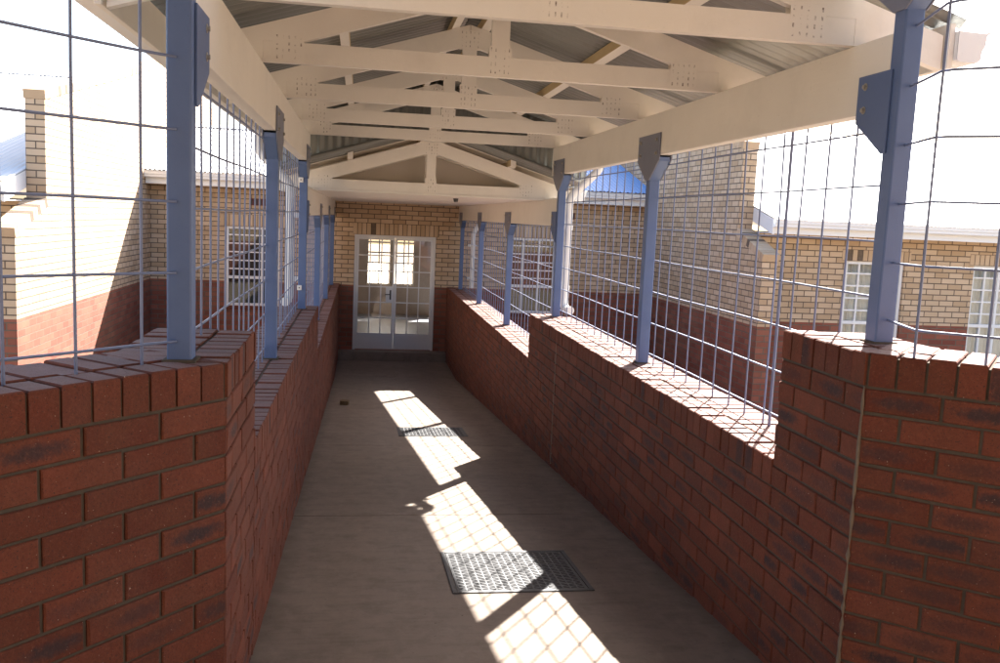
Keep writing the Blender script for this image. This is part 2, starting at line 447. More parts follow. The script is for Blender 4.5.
def cop_z(right, y):
    t, s = (topsR, stepsR) if right else (topsL, stepsL)
    return t[0] if y < s[1] else (t[1] if y < s[2] else t[2])

# ------------------------------------------------------------------ steel posts with flared beam brackets
PW = .070
def flare_outline(yc, half, zb, right_half=True, left_half=True):
    """outline in (y, z) of a bracket plate carrying a beam with underside zb"""
    h = PW / 2; pts = []
    top = zb + .135; mid = zb - .030; neck = zb - .150
    if right_half and left_half: return [(yc - half, top), (yc + half, top), (yc + half, mid), (yc + h, neck), (yc - h, neck), (yc - half, mid)]
    return [(yc + h * .2, top), (yc + half, top), (yc + half, mid), (yc + h, neck), (yc + h * .2, neck)]
def steel_post(right, yc, label, carries, half_beam=None, grp='blue steel posts along the walkway'):
    """carries: underside of the beam resting on the post; half_beam: underside of a lower beam meeting its far side"""
    n = -1 if right else 1; xi = PR if right else PL; xo = xi - n * PW
    a, b = sorted((xi, xo)); zb = cop_z(right, yc)
    p = thing('steel_post', ((a + b) / 2, yc, zb), label, 'post', grp)
    s = MB(); s.box(a, b, yc - PW / 2, yc + PW / 2, zb - .012, carries - .006)
    s.build('shaft', M['blue'], p, bevel=.006)
    g = MB(); g.box(a - .012, b + .012, yc - PW / 2 - .012, yc + PW / 2 + .012, zb - .008, zb + .006)
    g.build('grout_pad', M['mortar'], p, bevel=.004)
    def bracket(zbm, full):
        half = .215; ol = flare_outline(yc, half, zbm, True, full)
        t = .007
        for xs, o in ((xi, n * t), (xo, -n * t)):
            pl = MB(); pl.prism([(xs + (n * .0006 if xs == xi else -n * .0006), y, z) for y, z in ol], (o, 0, 0))
            plo = pl.build('bracket_plate', M['steel'] if full else M['blue'], p, bevel=.0015)
            if xs == xi:
                ys = (yc - half + .055, yc + half - .055) if full else (yc + half - .05,)
                for yb in ys:
                    for zz in (zbm + .095, zbm + .012):
                        bt = MB(); x0 = xs + n * (t + .0006)
                        bt.tube([(x0, yb, zz), (x0 + n * .002, yb, zz)], .014, 12)
                        bt.tube([(x0 + n * .002, yb, zz), (x0 + n * .010, yb, zz)], .0085, 6)
                        bt.build('bolt', M['zinc'], plo)
        # sloping closing plates below the beam
        mid = zbm - .030; neck = zbm - .150; h = PW / 2
        cl = MB()
        for sg in ((1, -1) if full else (1,)):
            y0, y1 = yc + sg * (h - .004), yc + sg * (half - .010)
            cl.prism([(a + .001, y0, neck), (a + .001, y1, mid - .006), (a + .001, y1, zbm - .012), (a + .001, y0, zbm - .012)], (b - a - .002, 0, 0))
        cl.build('flare', M['blue'], p, bevel=.002)
    bracket(carries, True)
    if half_beam is not None: bracket(half_beam, False)
    return p
YR = [2.915, 5.565, 8.22, 11.05, 13.75, 16.40]; YLp = [2.72, 5.40, 8.20, 10.95, 13.70, 16.38]
sides = {True: 'right', False: 'left'}
ordn = ['nearest', 'second', 'third', 'fourth', 'fifth', 'farthest']
where = ['tall blue-grey steel post at the corner of the near flared wall, {} side',
         'blue-grey steel post with flared bracket, second from the camera on the {} side',
         'tall blue-grey steel post beside the downpipe where the roof steps down, {} side',
         'fourth blue-grey steel post from the camera on the {} side, first under the lower roof',
         'fifth blue-grey steel post from the camera on the {} side, under the lower roof',
         'farthest blue-grey steel post on the {} side, next to the end wall with the door']
for right, ys in ((True, YR), (False, YLp)):
    for i, y in enumerate(ys):
        lab = where[i].format('right' if right else 'left')
        if i == 0: steel_post(right, y, lab, BT + DROP, BT)
        elif i == 2: steel_post(right, y, lab, BT, BT - DROP)
        else: steel_post(right, y, lab, BT if i < 3 else BT - DROP)

# ------------------------------------------------------------------ beams
def beam(right, y0, y1, zb, label):
    n = -1 if right else 1; xi = PR if right else PL
    a, b = sorted((xi - n * .002, xi - n * (PW - .002)))
    m = MB(); m.box(a, b, y0, y1, zb, zb + BH)
    o = m.build('roof_beam', M['cream'], None, bevel=.004)
    return tag(o, label, 'beam', 'cream roof beams on the posts')
beam(True, YR[0] + PW / 2 + .001, YR[2] + .33, BT, 'long cream timber beam of the upper roof above the sunlit right-hand mesh')
beam(False, YLp[0] + PW / 2 + .001, YLp[2] + .33, BT, 'long cream timber beam of the upper roof above the left-hand mesh')
beam(True, YR[2] + PW / 2 + .001, YE - .004, BT - DROP, 'cream timber beam of the lower roof on the right, running to the end wall')
beam(False, YLp[2] + PW / 2 + .001, YE - .004, BT - DROP, 'cream timber beam of the lower roof on the left, running to the end wall')
beam(True, -2.0, YR[0] + .22, BT + DROP, 'cream timber beam above the near right post, highest roof on the right')
beam(False, -2.0, YLp[0] + .22, BT + DROP, 'cream timber beam above the near left post, highest roof on the left')

# ------------------------------------------------------------------ trusses
ZC = BT + BH                              # underside of the chords (upper roof)
TT = .038
HALF = (PR - PL) / 2
def rtop(dx, zs): return ZC + .175 + (HALF - dx) * PITCH + zs       # top of rafter at distance dx from the ridge
def truss(y, zs, label, over=.36):
    t = thing('roof_truss', (CX, y, ZC + zs), label, 'truss', 'timber roof trusses over the walkway')
    y0, y1 = y - TT / 2, y + TT / 2
    zc = ZC + zs
    c = MB(); c.box(PL + .002, PR - .002, y0, y1, zc + .001, zc + .098); c.build('bottom_chord', M['cream'], t, bevel=.0012)
    rd = .128
    for sg in (-1, 1):
        ex = HALF + over
        pts = [(CX + sg * .0015, y0 + .001, rtop(0, zs)), (CX + sg * ex, y0 + .001, rtop(ex, zs)), (CX + sg * ex, y0 + .001, rtop(ex, zs) - rd),
               (CX + sg * (HALF + .075), y0 + .001, rtop(HALF + .075, zs) - rd)]
        # seat on the beam / butt on the chord
        xin = HALF - (zc + .0985 - (rtop(HALF, zs) - rd)) / PITCH
        pts += [(CX + sg * (HALF + .075), y0 + .001, zc + .0012), (CX + sg * (HALF - .001), y0 + .001, zc + .0012), (CX + sg * (HALF - .001), y0 + .001, zc + .0985), (CX + sg * xin, y0 + .001, zc + .0985)] if zc + .0985 > rtop(HALF, zs) - rd else []
        pts += [(CX + sg * .0015, y0 + .001, rtop(0, zs) - rd)]
        r = MB(); r.prism([(a, b - .0007, c) for a, b, c in pts], (0, TT - .0006, 0)); r.build('rafter', M['cream'], t, bevel=.0012)
    k = MB(); k.box(CX - .045, CX + .045, y0 + .0005, y1 - .0005, zc + .0985, rtop(.045, zs) - rd + .004); k.build('king_post', M['cream'], t, bevel=.002)
    def plate(x0, x1, z0, z1):
        for yy, dy in ((y0, -.0022), (y1, .0022)):
            dy *= .3; m = MB(); ya, yb = sorted((yy, yy + dy))
            yf = ya if dy < 0 else yb
            m.box(x0, x1, ya, yb, z0, z1)
            m.face([(x0, yf + (-.0003 if dy < 0 else .0003), z0), (x1, yf + (-.0003 if dy < 0 else .0003), z0), (x1, yf + (-.0003 if dy < 0 else .0003), z1), (x0, yf + (-.0003 if dy < 0 else .0003), z1)], 0, [(0, 0), (1, 0), (1, 1), (0, 1)])
            m.build('nail_plate', M['plate'], t)
    plate(PR - .26, PR - .12, zc + .012, zc + .135); plate(PL + .05, PL + .19, zc + .012, zc + .135)
    plate(CX - .055, CX + .055, zc + .010, zc + .150); plate(CX - .065, CX + .065, rtop(0, zs) - .150, rtop(0, zs) - .035)
    return t
TY = [3.22, 4.52, 5.87, 7.22, 8.50]
tl = ['nearest cream roof truss, cut by the top of the picture', 'second cream roof truss from the camera under the upper roof', 'third cream roof truss from the camera, middle of the upper roof',
      'fourth cream roof truss from the camera under the upper roof', 'last cream roof truss of the upper roof, just before the roof steps down']
for y, l in zip(TY, tl): truss(y, 0, l)
TY2 = [8.86, 9.12]
tl2 = ['open cream gable truss at the front of the lower roof, above the ceiling', 'cream truss directly behind the open gable truss, seen through its triangle']
for y, l in zip(TY2, tl2): truss(y, -DROP, l, .28)

# ------------------------------------------------------------------ corrugated roofs
def corr(mb, x0, z0, x1, z1, y0, y1, pitch=.088, amp=.0135, mi=0, nx=3):
    n = int((y1 - y0) / pitch * 8); vs = []
    for i in range(n + 1):
        y = y0 + (y1 - y0) * i / n; dz = amp * math.sin(2 * math.pi * (y - y0) / pitch)
        for k in range(nx): f = k / (nx - 1); vs.append((x0 + (x1 - x0) * f, y, z0 + (z1 - z0) * f + dz))
    fs = []
    up = x1 > x0
    for i in range(n):
        for k in range(nx - 1):
            q = (i * nx + k, i * nx + k + 1, (i + 1) * nx + k + 1, (i + 1) * nx + k); fs.append(q if up else q[::-1])
    mb.mesh(vs, fs, mi, True)
GUT = [(0, .0), (0, -.105), (.012, -.112), (.085, -.112), (.098, -.098), (.100, -.070), (.112, -.050), (.116, -.012), (.128, -.004), (.128, .002), (.121, .003), (.108, -.012), (.103, -.050), (.092, -.070), (.090, -.098), (.080, -.106), (.008, -.106), (.006, .0)]
def roof(y0, y1, zs, label, gut=True, clad=False, purl=True, lining=False, over=.37, gy=0.0):
    rf = thing('corrugated_roof', (CX, (y0 + y1) / 2, ZC + zs), label, 'roof', 'corrugated iron roofs over the walkway')
    EX = HALF + over; ph = .062
    for sg in (-1, 1):
        s = MB(); corr(s, CX + sg * .004, rtop(0, zs) + ph + .010, CX + sg * (EX + .07), rtop(EX + .07, zs) + ph + .010, y0, y1)
        s.build('roof_sheet', M['galv'], rf)
        if lining:
            ln = MB(); EXl = HALF + over - .02
            ln.prism([(CX + sg * .003, y0 + .27, rtop(0, zs) + ph - .011), (CX + sg * EXl, y0 + .27, rtop(EXl, zs) + ph - .011), (CX + sg * EXl, y0 + .27, rtop(EXl, zs) + ph - .003), (CX + sg * .003, y0 + .27, rtop(0, zs) + ph - .003)], (0, y1 - y0 - .3, 0))
            ln.build('lining_board', M['soffit'], rf)
            if sg == 1:
                gp = MB(); gp.prism([(CX - EXl, y0 + .74, rtop(EXl, zs)), (CX + EXl, y0 + .74, rtop(EXl, zs)), (CX + EXl, y0 + .74, rtop(EXl, zs) + ph - .012), (CX, y0 + .74, rtop(0, zs) + ph - .012), (CX - EXl, y0 + .74, rtop(EXl, zs) + ph - .012)], (0, .012, 0))
                gp.box(PL - .07, PR + .07, y0 + .7405, y0 + .7515, ZC + zs, rtop(HALF, zs) - .01); gp.build('attic_bounce_board', M['soffit'], rf)  # added pale board, bounces light to brighten the attic
        if purl:
            for dx in (.095, .775):
                zt = rtop(dx, zs)
                p = MB(); w = .026
                xs = sorted((CX + sg * (dx - w), CX + sg * (dx + w)))
                z_in = lambda x: ZC + .175 + (HALF - abs(x - CX)) * PITCH + zs
                v = []
                for y in (y0 + .05, y1 - .04):
                    for x in xs: v += [(x, y, z_in(x) + .0015), (x, y, z_in(x) + ph)]
                p.mesh(v, [(0, 4, 6, 2), (1, 3, 7, 5), (0, 2, 3, 1), (4, 5, 7, 6), (0, 1, 5, 4), (2, 6, 7, 3)], [0, 1, 0, 0, 1, 1])
                p.build('purlin', [M['cream'], M['raw']], rf, bevel=.002)
        f = MB(); xf = CX + sg * (EX + .001); zt = rtop(EX, zs) + .045
        xs = sorted((xf, xf + sg * .022)); f.box(xs[0], xs[1], y0 + .02 + gy, y1 - .02, zt - .165, zt); f.build('fascia_board', M['cream'], rf, bevel=.002)
        if gut:
            gm = MB(); xg = xf + sg * .0235; zg = zt - .03
            gm.prism([(xg + sg * px, y0 + gy, zg + pz) for px, pz in GUT], (0, y1 - y0 - gy, 0))
            gm.prism([(xg + sg * px, y0 + gy - .002, zg + pz) for px, pz in [(0, 0), (0, -.105), (.012, -.112), (.085, -.112), (.098, -.098), (.100, -.070), (.112, -.050), (.116, -.012), (.116, -.004)]], (0, .004, 0))
            gm.build('gutter', M['white'], rf)
    rc = MB(); zr = rtop(0, zs) + ph + .030
    rc.prism([(CX - .16, y0 - .01, zr - .045), (CX - .06, y0 - .01, zr - .012), (CX, y0 - .01, zr + .012), (CX + .06, y0 - .01, zr - .012), (CX + .16, y0 - .01, zr - .045), (CX + .16, y0 - .01, zr - .041), (CX, y0 - .01, zr + .017), (CX - .16, y0 - .01, zr - .041)], (0, y1 - y0 + .02, 0))
    rc.build('ridge_cap', M['galv'], rf)
    if clad:           # upright corrugated sheeting closing the step between this roof and the lower one
        c = MB(); n = 260; yv = y1 - .045
        vs = []
        for i in range(n + 1):
            x = CX - EX + 2 * EX * i / n; dz = .009 * math.sin(2 * math.pi * x / .076)
            top = rtop(abs(x - CX), zs) + ph + .016
            for z in (top - DROP + .02, top): vs.append((x, yv + dz, z))
        c.mesh(vs, [(2 * i, 2 * i + 2, 2 * i + 3, 2 * i + 1) for i in range(n)], 0, True)
        c.build('gable_cladding', M['galv'], rf)
        fl_ = MB()
        for sg in (-1, 1):
            pts = [(CX + sg * d, yv - .05, rtop(d, zs) + ph - DROP + .035) for d in (0, .5, 1.0, EX)]
            fl_.tube(pts, .024, 10)
        fl_.build('flashing_roll', M['galv'], rf)
    return rf
roof(3.16, 8.70, 0, 'upper corrugated iron roof on open trusses, filling the top of the picture', clad=True)
roof(8.60, YE - .30, -DROP, 'lower corrugated iron roof behind the gable truss, reaching the end wall', lining=True, over=.29, gy=.26)
roof(-2.2, 3.02, DROP, 'highest corrugated iron roof above the camera at the near end', purl=False)

cl = MB(); nb = 62; y = 8.842
bw = (YE - .005 - y) / nb
for i in range(nb): cl.box(PL + .003, PR - .003, y + i * bw + .0015, y + (i + 1) * bw - .0015, ZC - DROP - .012, ZC - DROP - .0005)
tag(cl.build('ceiling', M['soffit'], None), 'flat cream boarded ceiling under the lower roof, in front of the end wall', 'ceiling')
cap = MB(); cap.box(PL + .003, PR - .003, 8.83, 8.8405, ZC - DROP - .016, ZC - DROP + .0)
cap.build('edge_strip', M['cream'], bpy.data.objects['ceiling'])
fx = MB(); fx.tube([(CX + .36, 9.9, ZC - DROP - .012), (CX + .36, 9.9, ZC - DROP - .05)], [.03, .022], 10)
tag(fx.build('light_fitting', M['soot'], None), 'small black round fitting under the cream ceiling near the gable truss', 'fitting')

# ------------------------------------------------------------------ welded mesh panels
def mesh_panel(path, zbase, ztop, zlev, label, first=.1, spacing=.2, lean=0.0):
    """path: plan polyline; zbase(x, y): where the upright wires enter the coping"""
    m = MB(); P = [Vector((x, y)) for x, y in path]; seg = [(P[i + 1] - P[i]).length for i in range(len(P) - 1)]; L = sum(seg)
    def at(s):
        for i, l in enumerate(seg):
            if s <= l or i == len(seg) - 1: return P[i] + (P[i + 1] - P[i]) * (s / l)
            s -= l
    s = first; r = .0043
    while s < L - .02:
        q = at(s); jx = random.uniform(-.003, .003)
        zb = zbase(q.x, q.y)
        m.tube([(q.x + jx, q.y, zb - .03), (q.x + jx * 1.5, q.y + random.uniform(-.003, .003), (zb + ztop) / 2), (q.x - jx, q.y, ztop)], r, 6)
        s += spacing
    zmin = min(zbase(*at(L * k / 8)) for k in range(9))
    for z in zlev:
        # horizontal wires stop where the coping rises above them
        pts = []
        N = max(2, int(L / .05))
        for k in range(N + 1):
            q = at(L * k / N)
            if z > zbase(q.x, q.y) + .01: pts.append((q.x, q.y, z + .002 * math.sin(9 * k / N + z * 7)))
        # keep corners exact
        if len(pts) > 1 and z < ztop: m.tube(pts, r, 6)
    o = m.build('mesh_panel', M['wire'], None)
    return tag(o, label, 'mesh fence', 'welded wire mesh panels above the low walls')
def lev(z0, ztop): return [z0 + .2 * k for k in range(20) if z0 + .2 * k < ztop - .004]
XMR, XML = PR + .070, PL - .070
bayn = ['wire mesh panel between the nearest and second post on the {} side', 'wire mesh panel between the second post and the downpipe post on the {} side',
        'wire mesh panel in the first bay under the lower roof, {} side', 'wire mesh panel in the second bay under the lower roof, {} side', 'wire mesh panel in the last bay before the end wall, {} side']
for right, ys in ((True, YR), (False, YLp)):
    X = XMR if right else XML
    for i in range(5):
        y0, y1 = ys[i] + PW / 2 + .002, ys[i + 1] - PW / 2 - .002
        zt = BT + .02 if i < 2 else BT - DROP + .02
        z0 = cop_z(right, (y0 + y1) / 2) + .065
        mp = mesh_panel([(X, y0), (X, y1)], lambda x, y, r=right: cop_z(r, y), zt, lev(z0, zt), bayn[i].format('right' if right else 'left'), first=.09 + .02 * i)
        if right and i == 0:
            eb = MB(); eb.tube([(X + .014, 3.80, topsR[1] - .02), (X + .014, 3.80, zt - .01)], .0075, 8); eb.build('edge_bar', M['wire'], mp)
# flat bar ending the mesh at the step of the right-hand wall
# wings
wr = [(PR + PW * .6, YR[0] - PW / 2 - .002), (1.735, 2.565), (1.735 + DR[0] * 1.9, 2.565 + DR[1] * 1.9)]
mesh_panel(wr, lambda x, y: topsR[0], 1.12, lev(topsR[0] + .085, 1.12), 'wide wire mesh panel over the near flared wall, cut by the right picture edge', first=math.dist(wr[0], wr[1]), spacing=.2)
wl = [(PL - PW * .6, YLp[0] - PW / 2 - .002), (-.600, 2.610), (-.600 + DL[0] * 1.9, 2.610 + DL[1] * 1.9)]
mesh_panel(wl, lambda x, y: topsL[0], 1.12, lev(topsL[0] + .060, 1.12), 'wide wire mesh panel over the near flared wall, cut by the left picture edge', first=math.dist(wl[0], wl[1]), spacing=.198)

# ------------------------------------------------------------------ downpipes
def smooth(pts, n=6, rad=.07):
    P = [Vector(p) for p in pts]; out = [P[0]]
    for i in range(1, len(P) - 1):
        a = P[i] + (P[i - 1] - P[i]).normalized() * min(rad, (P[i - 1] - P[i]).length * .45); b = P[i] + (P[i + 1] - P[i]).normalized() * min(rad, (P[i + 1] - P[i]).length * .45)
        for k in range(n + 1):
            t = k / n; out.append(a * (1 - t) ** 2 + P[i] * 2 * t * (1 - t) + b * t * t)
    return out + [P[-1]]
def downpipe(right, y, zg, zb, xw, label, shoe=True, over=.37):
    sg = 1 if right else -1
    xg = CX + sg * (HALF + over + .08); x = (PR if right else PL) + sg * xw
    pts = [(xg, y, zg), (xg, y, zg - .14), (x, y, zg - .42), (x, y, zb + .07)]
    if shoe: pts += [(x + sg * .015, y - .05, zb + .035), (x + sg * .02, y - .19, zb + .045)]
    d = thing('downpipe', (x, y, zb), label, 'downpipe', 'white downpipes by the posts')
    p = MB(); p.tube(smooth(pts), .040, 12); p.build('pipe', M['pvc'], d)
    for zz in (zb + .22, zb + .80):
        c = MB(); xc = (PR if right else PL) + sg * PW
        a, b = sorted((xc + sg * .002, x - sg * .030)); c.box(a, b, y - .024, y + .012, zz, zz + .045)
        c.tube([(x, y, zz), (x, y, zz + .045)], .044, 14)
        c.build('pipe_clip', M['pvc'], d, bevel=.003)
zgu = rtop(HALF + .37, 0) - .10
downpipe(True, 8.45, zgu, topsR[1] + .012, .165, 'white swan-neck downpipe beside the third post on the right, ending on sunlit coping')
downpipe(False, 8.42, zgu, topsL[1] + .012, .165, 'white downpipe with swan neck behind the mesh at the third post on the left')
downpipe(True, 15.75, zgu - DROP, topsR[2] + .012, .16, 'white downpipe behind the mesh of the last bay on the right, by the end wall', shoe=False, over=.29)
downpipe(False, 15.75, zgu - DROP, topsL[2] + .012, .16, 'white downpipe behind the mesh of the last bay on the left, by the end wall', shoe=False, over=.29)
def clip_box(x, y, z, label):
    c = MB(); c.box(x - .020, x + .020, y - .022, y, z - .022, z + .022)
    o = c.build('junction_box', M['pvc'], None, bevel=.004); tag(o, label, 'box', 'small white boxes on the left post')
    s = MB(); s.tube([(x, y - .0222, z), (x, y - .026, z)], .006, 8); s.build('screw', M['soot'], o)
clip_box(PL - .055, YLp[2] - PW / 2 - .001, .27, 'small white box high on the third post on the left')
clip_box(PL - .055, YLp[2] - PW / 2 - .001, -.68, 'small white box low on the third post on the left')

# ------------------------------------------------------------------ drain covers in the floor
def drain(x0, x1, y0, y1, label):
    d = thing('drain_cover', ((x0 + x1) / 2, (y0 + y1) / 2, floor_z((y0 + y1) / 2)), label, 'drain cover', 'cast iron drain covers in the walkway floor')
    z = lambda y, h: floor_z(y) + h
    def slab(mb, a, b, c, e, h0, h1):
        v = [(a, c, z(c, h0)), (b, c, z(c, h0)), (b, e, z(e, h0)), (a, e, z(e, h0)), (a, c, z(c, h1)), (b, c, z(c, h1)), (b, e, z(e, h1)), (a, e, z(e, h1))]
        mb.mesh(v, [(0, 3, 2, 1), (4, 5, 6, 7), (0, 1, 5, 4), (1, 2, 6, 5), (2, 3, 7, 6), (3, 0, 4, 7)])
    f = MB(); w = .022
    slab(f, x0, x1, y0, y0 + w, -.01, .006); slab(f, x0, x1, y1 - w, y1, -.01, .006); slab(f, x0, x0 + w, y0 + w, y1 - w, -.01, .006); slab(f, x1 - w, x1, y0 + w, y1 - w, -.01, .006)
    f.build('frame', M['iron'], d, bevel=.0015)
    c = MB(); slab(c, x0 + w + .004, x1 - w - .004, y0 + w + .004, y1 - w - .004, -.01, .004)
    nx, ny = 17, 26
    W, H = (x1 - x0 - 2 * w - .03), (y1 - y0 - 2 * w - .03)
    for i in range(nx):
        for j in range(ny):
            cx = x0 + w + .015 + W * (i + .5) / nx; cy = y0 + w + .015 + H * (j + .5) / ny
            sg = 1 if (i + j) % 2 else -1; l = .42 * W / nx; t = .006
            q = [(cx - l, cy - sg * .006 - t), (cx + l, cy + sg * .006 - t), (cx + l, cy + sg * .006 + t), (cx - l, cy - sg * .006 + t)]
            vs = [(a, b, z(b, .004)) for a, b in q] + [(cx + (a - cx) * .8, cy + (b - cy) * .7, z(b, .0070)) for a, b in q]
            c.mesh(vs, [(4, 5, 6, 7), (0, 1, 5, 4), (1, 2, 6, 5), (2, 3, 7, 6), (3, 0, 4, 7)])
    c.build('cover_plate', M['iron'], d)
drain(.47, 1.165, 4.05, 4.73, 'nearer cast iron drain cover, crossed by the large sun patch')
drain(.415, 1.11, 8.73, 9.31, 'farther cast iron drain cover, by the thin post shadow')
rb = MB(); zz = floor_z(11.2)
rb.prism([(-.215, 11.15, zz), (-.12, 11.13, zz), (-.10, 11.22, zz), (-.16, 11.27, zz), (-.22, 11.24, zz)], (.006, 0, .055))
tag(rb.build('rubble_lump', M['rubble'], None, bevel=.008), 'small brown lump of rubble lying on the floor near the left wall', 'rubble')

# ------------------------------------------------------------------ buildings
def wall_holes(mb, axis, c, u0, u1, z0, z1, thick, holes, mi=0, sgn=-1, top=None):
    """wall in the plane axis=c (front face, facing sgn), openings as real holes with reveals"""
    us = sorted({u0, u1} | {h[0] for h in holes} | {h[1] for h in holes}); zs = sorted({z0, z1} | {h[2] for h in holes} | {h[3] for h in holes})
    def P(u, q, z): return (u, c - sgn * q, z) if axis == 'y' else (c - sgn * q, u, z)
    def quad(a, b, flip, uv):
        q = a
        mb.face(q[::-1] if flip else q, mi, uv[::-1] if flip else uv)
    fl0 = (axis == 'y') == (sgn > 0)
    for i in range(len(us) - 1):
        for k in range(len(zs) - 1):
            um, zm = (us[i] + us[i + 1]) / 2, (zs[k] + zs[k + 1]) / 2
            if any(h[0] < um < h[1] and h[2] < zm < h[3] for h in holes): continue
            a, b, e, f = us[i], us[i + 1], zs[k], zs[k + 1]
            uv = [(a, e), (b, e), (b, f), (a, f)]
            quad([P(a, 0, e), P(b, 0, e), P(b, 0, f), P(a, 0, f)], None, fl0, uv)
            quad([P(a, thick, e), P(b, thick, e), P(b, thick, f), P(a, thick, f)], None, not fl0, uv)
    for a, b, e, f in holes:
        for (p, q, r, s) in (((a, e), (a, f), 0, 0), ((b, e), (b, f), 0, 0)):
            mb.face([P(p[0], 0, p[1]), P(p[0], thick, p[1]), P(q[0], thick, q[1]), P(q[0], 0, q[1])], mi, [(0, e), (thick, e), (thick, f), (0, f)])
        for zz in (e, f):
            mb.face([P(a, 0, zz), P(b, 0, zz), P(b, thick, zz), P(a, thick, zz)], mi, [(a, zz), (b, zz), (b, zz + thick), (a, zz + thick)])
    mb.face([P(u0, 0, z1), P(u1, 0, z1), P(u1, thick, z1), P(u0, thick, z1)], mi, [(u0, 0), (u1, 0), (u1, thick), (u0, thick)])
    for uu in (u0, u1): mb.face([P(uu, 0, z0), P(uu, thick, z0), P(uu, thick, z1), P(uu, 0, z1)], mi, [(0, z0), (thick, z0), (thick, z1), (0, z1)])
def soldier(mb, u0, u1, z0, z1, y):
    """a soldier course: upright bricks over an opening, proud by 3 mm"""
    x = u0
    mb.box(u0, u1, y - .001, y + .02, z0, z1, 1)
    while x < u1 - .03:
        e = min(x + .073, u1); mb.box(x + .002, e, y - .006, y, z0 + .004, z1 - .006, 0); mb.uv[-1] = mb.uv[-1]
        for k in range(1, 7): mb.uv[-k] = [(random.random() * 40 + .1, 3.0 + .04)] * 4
        x += .083
def steel_window(parent, x0, x1, z0, z1, zt, y, cols, rows, mat_in, label=None):
    w = MB(); f = .045
    w.box(x0, x0 + f, y - .03, y + .03, z0, z1); w.box(x1 - f, x1, y - .03, y + .03, z0, z1)
    w.box(x0 + f, x1 - f, y - .03, y + .03, z1 - f, z1); w.box(x0 + f, x1 - f, y - .03, y + .03, z0, z0 + f)
    w.box(x0 + f, x1 - f, y - .028, y + .028, zt - .025, zt + .025)
    win = w.build('window', M['white'], parent, bevel=.004)
    b = MB()
    for k in range(1, cols):
        x = x0 + (x1 - x0) * k / cols; t = .020 if (k == cols // 2 and cols % 2 == 0) else .013
        b.box(x - t, x + t, y - .022, y + .022, zt + .025, z1 - f); b.box(x - t, x + t, y - .022, y + .022, z0 + f, zt - .025)
    for k in range(1, rows):
        z = zt + (z1 - zt) * k / rows; b.box(x0 + f, x1 - f, y - .018, y + .018, z - .011, z + .011)
    b.build('glazing_bars', M['white'], win)
    g = MB(); g.box(x0 + f, x1 - f, y + .004, y + .008, z0 + f, z1 - f); g.build('pane', M['glass'], win)
    c = MB(); n = 40
    if mat_in is M['curtain']:
        vs = []
        for i in range(n + 1):
            x = x0 + .02 + (x1 - x0 - .04) * i / n; yy = y + .13 + .025 * math.sin(i * 1.4) + .012 * math.sin(i * .53 + x)
            vs += [(x, yy, z0 + .01), (x, yy, z1 - .01)]
        c.mesh(vs, [(2 * i, 2 * i + 2, 2 * i + 3, 2 * i + 1) for i in range(n)], 0, True); c.build('curtain', M['curtain'], win)
    bk = MB(); bk.box(x0 - .1, x1 + .1, y + .55, y + .57, z0 - .1, z1 + .1); bk.build('dark_room', M['dark'], win)
    sl = MB(); sl.box(x0 - .06, x1 + .06, y - .10, y + .02, z0 - .065, z0 - .004); sl.build('sill', M['brick'], win, bevel=.004)
    return win

# ---- end building with the double door
EB = thing('school_building', (CX, YE, -2.95), 'brick building across the end of the walkway with glazed double door and pale roof', 'building')
dx0, dx1, dz0, dz1 = -.120, 1.385, -2.535, -.385
wE = [(-2.42, -1.47, -1.77, -.325), (2.74, 3.69, -1.77, -.325)]
w = MB(); wall_holes(w, 'y', YE, -3.93, 5.66, -2.95, .40, .22, [(dx0, dx1, dz0, dz1)] + wE); w.build('wall', M['facing'], EB)
for a, b, z in ((dx0 - .03, dx1 + .05, dz1), (wE[0][0] - .1, wE[0][1] + .1, wE[0][3]), (wE[1][0] - .1, wE[1][1] + .1, wE[1][3])):
    sc = MB(); soldier(sc, a, b, z + .003, z + .218, YE); sc.build('soldier_course', [M['facing'], M['mortar']], EB)
for a, b, z0, z1 in wE: steel_window(EB, a + .002, b - .002, z0 + .002, z1 - .002, z0 + .52, YE + .06, 3, 6, M['dark'])
for xx, zz in ((-1.92, .06), (-1.76, .06), (3.95, .06)):
    v = MB(); v.box(xx - .075, xx + .07, YE - .006, YE + .02, zz, zz + .125)
    for k in range(3): v.box(xx - .06 + .045 * k, xx - .04 + .045 * k, YE - .009, YE - .0061, zz + .02, zz + .105, 1)
    v.build('air_brick', [M['airbrick'], M['soot']], EB)
# roof, fascia, gutter
RS = .27; ye = YE - .42; zev = .60; YRg = 20.6; zrg = zev + RS * (YRg - ye)
def corr_x(mb, y0, z0, y1, z1, x0, x1, pitch=.076, amp=.009, mi=0):
    n = int((x1 - x0) / pitch * 6); vs = []; fs = []
    for i in range(n + 1):
        x = x0 + (x1 - x0) * i / n; dz = amp * math.sin(2 * math.pi * (x - x0) / pitch); vs += [(x, y0, z0 + dz), (x, y1, z1 + dz)]
    fs = [(2 * i, 2 * i + 2, 2 * i + 3, 2 * i + 1) for i in range(n)]
    mb.mesh(vs, fs, mi, True)
for (xa, xb, mt) in ((-3.71, 2.30, 'greysheet'), (2.30, 5.44, 'bluesheet')):
    s = MB(); corr_x(s, ye - .04, zev, YRg, zrg, xa, xb); corr_x(s, YRg, zrg, 2 * YRg - ye, zev, xa, xb); s.build('roof_sheet', M[mt], EB)
rc = MB(); rc.prism([(-3.71, YRg - .2, zrg - .03), (-3.71, YRg, zrg + .03), (-3.71, YRg + .2, zrg - .03), (-3.71, YRg, zrg + .036)], (9.15, 0, 0)); rc.build('ridge_cap', M['greysheet'], EB)
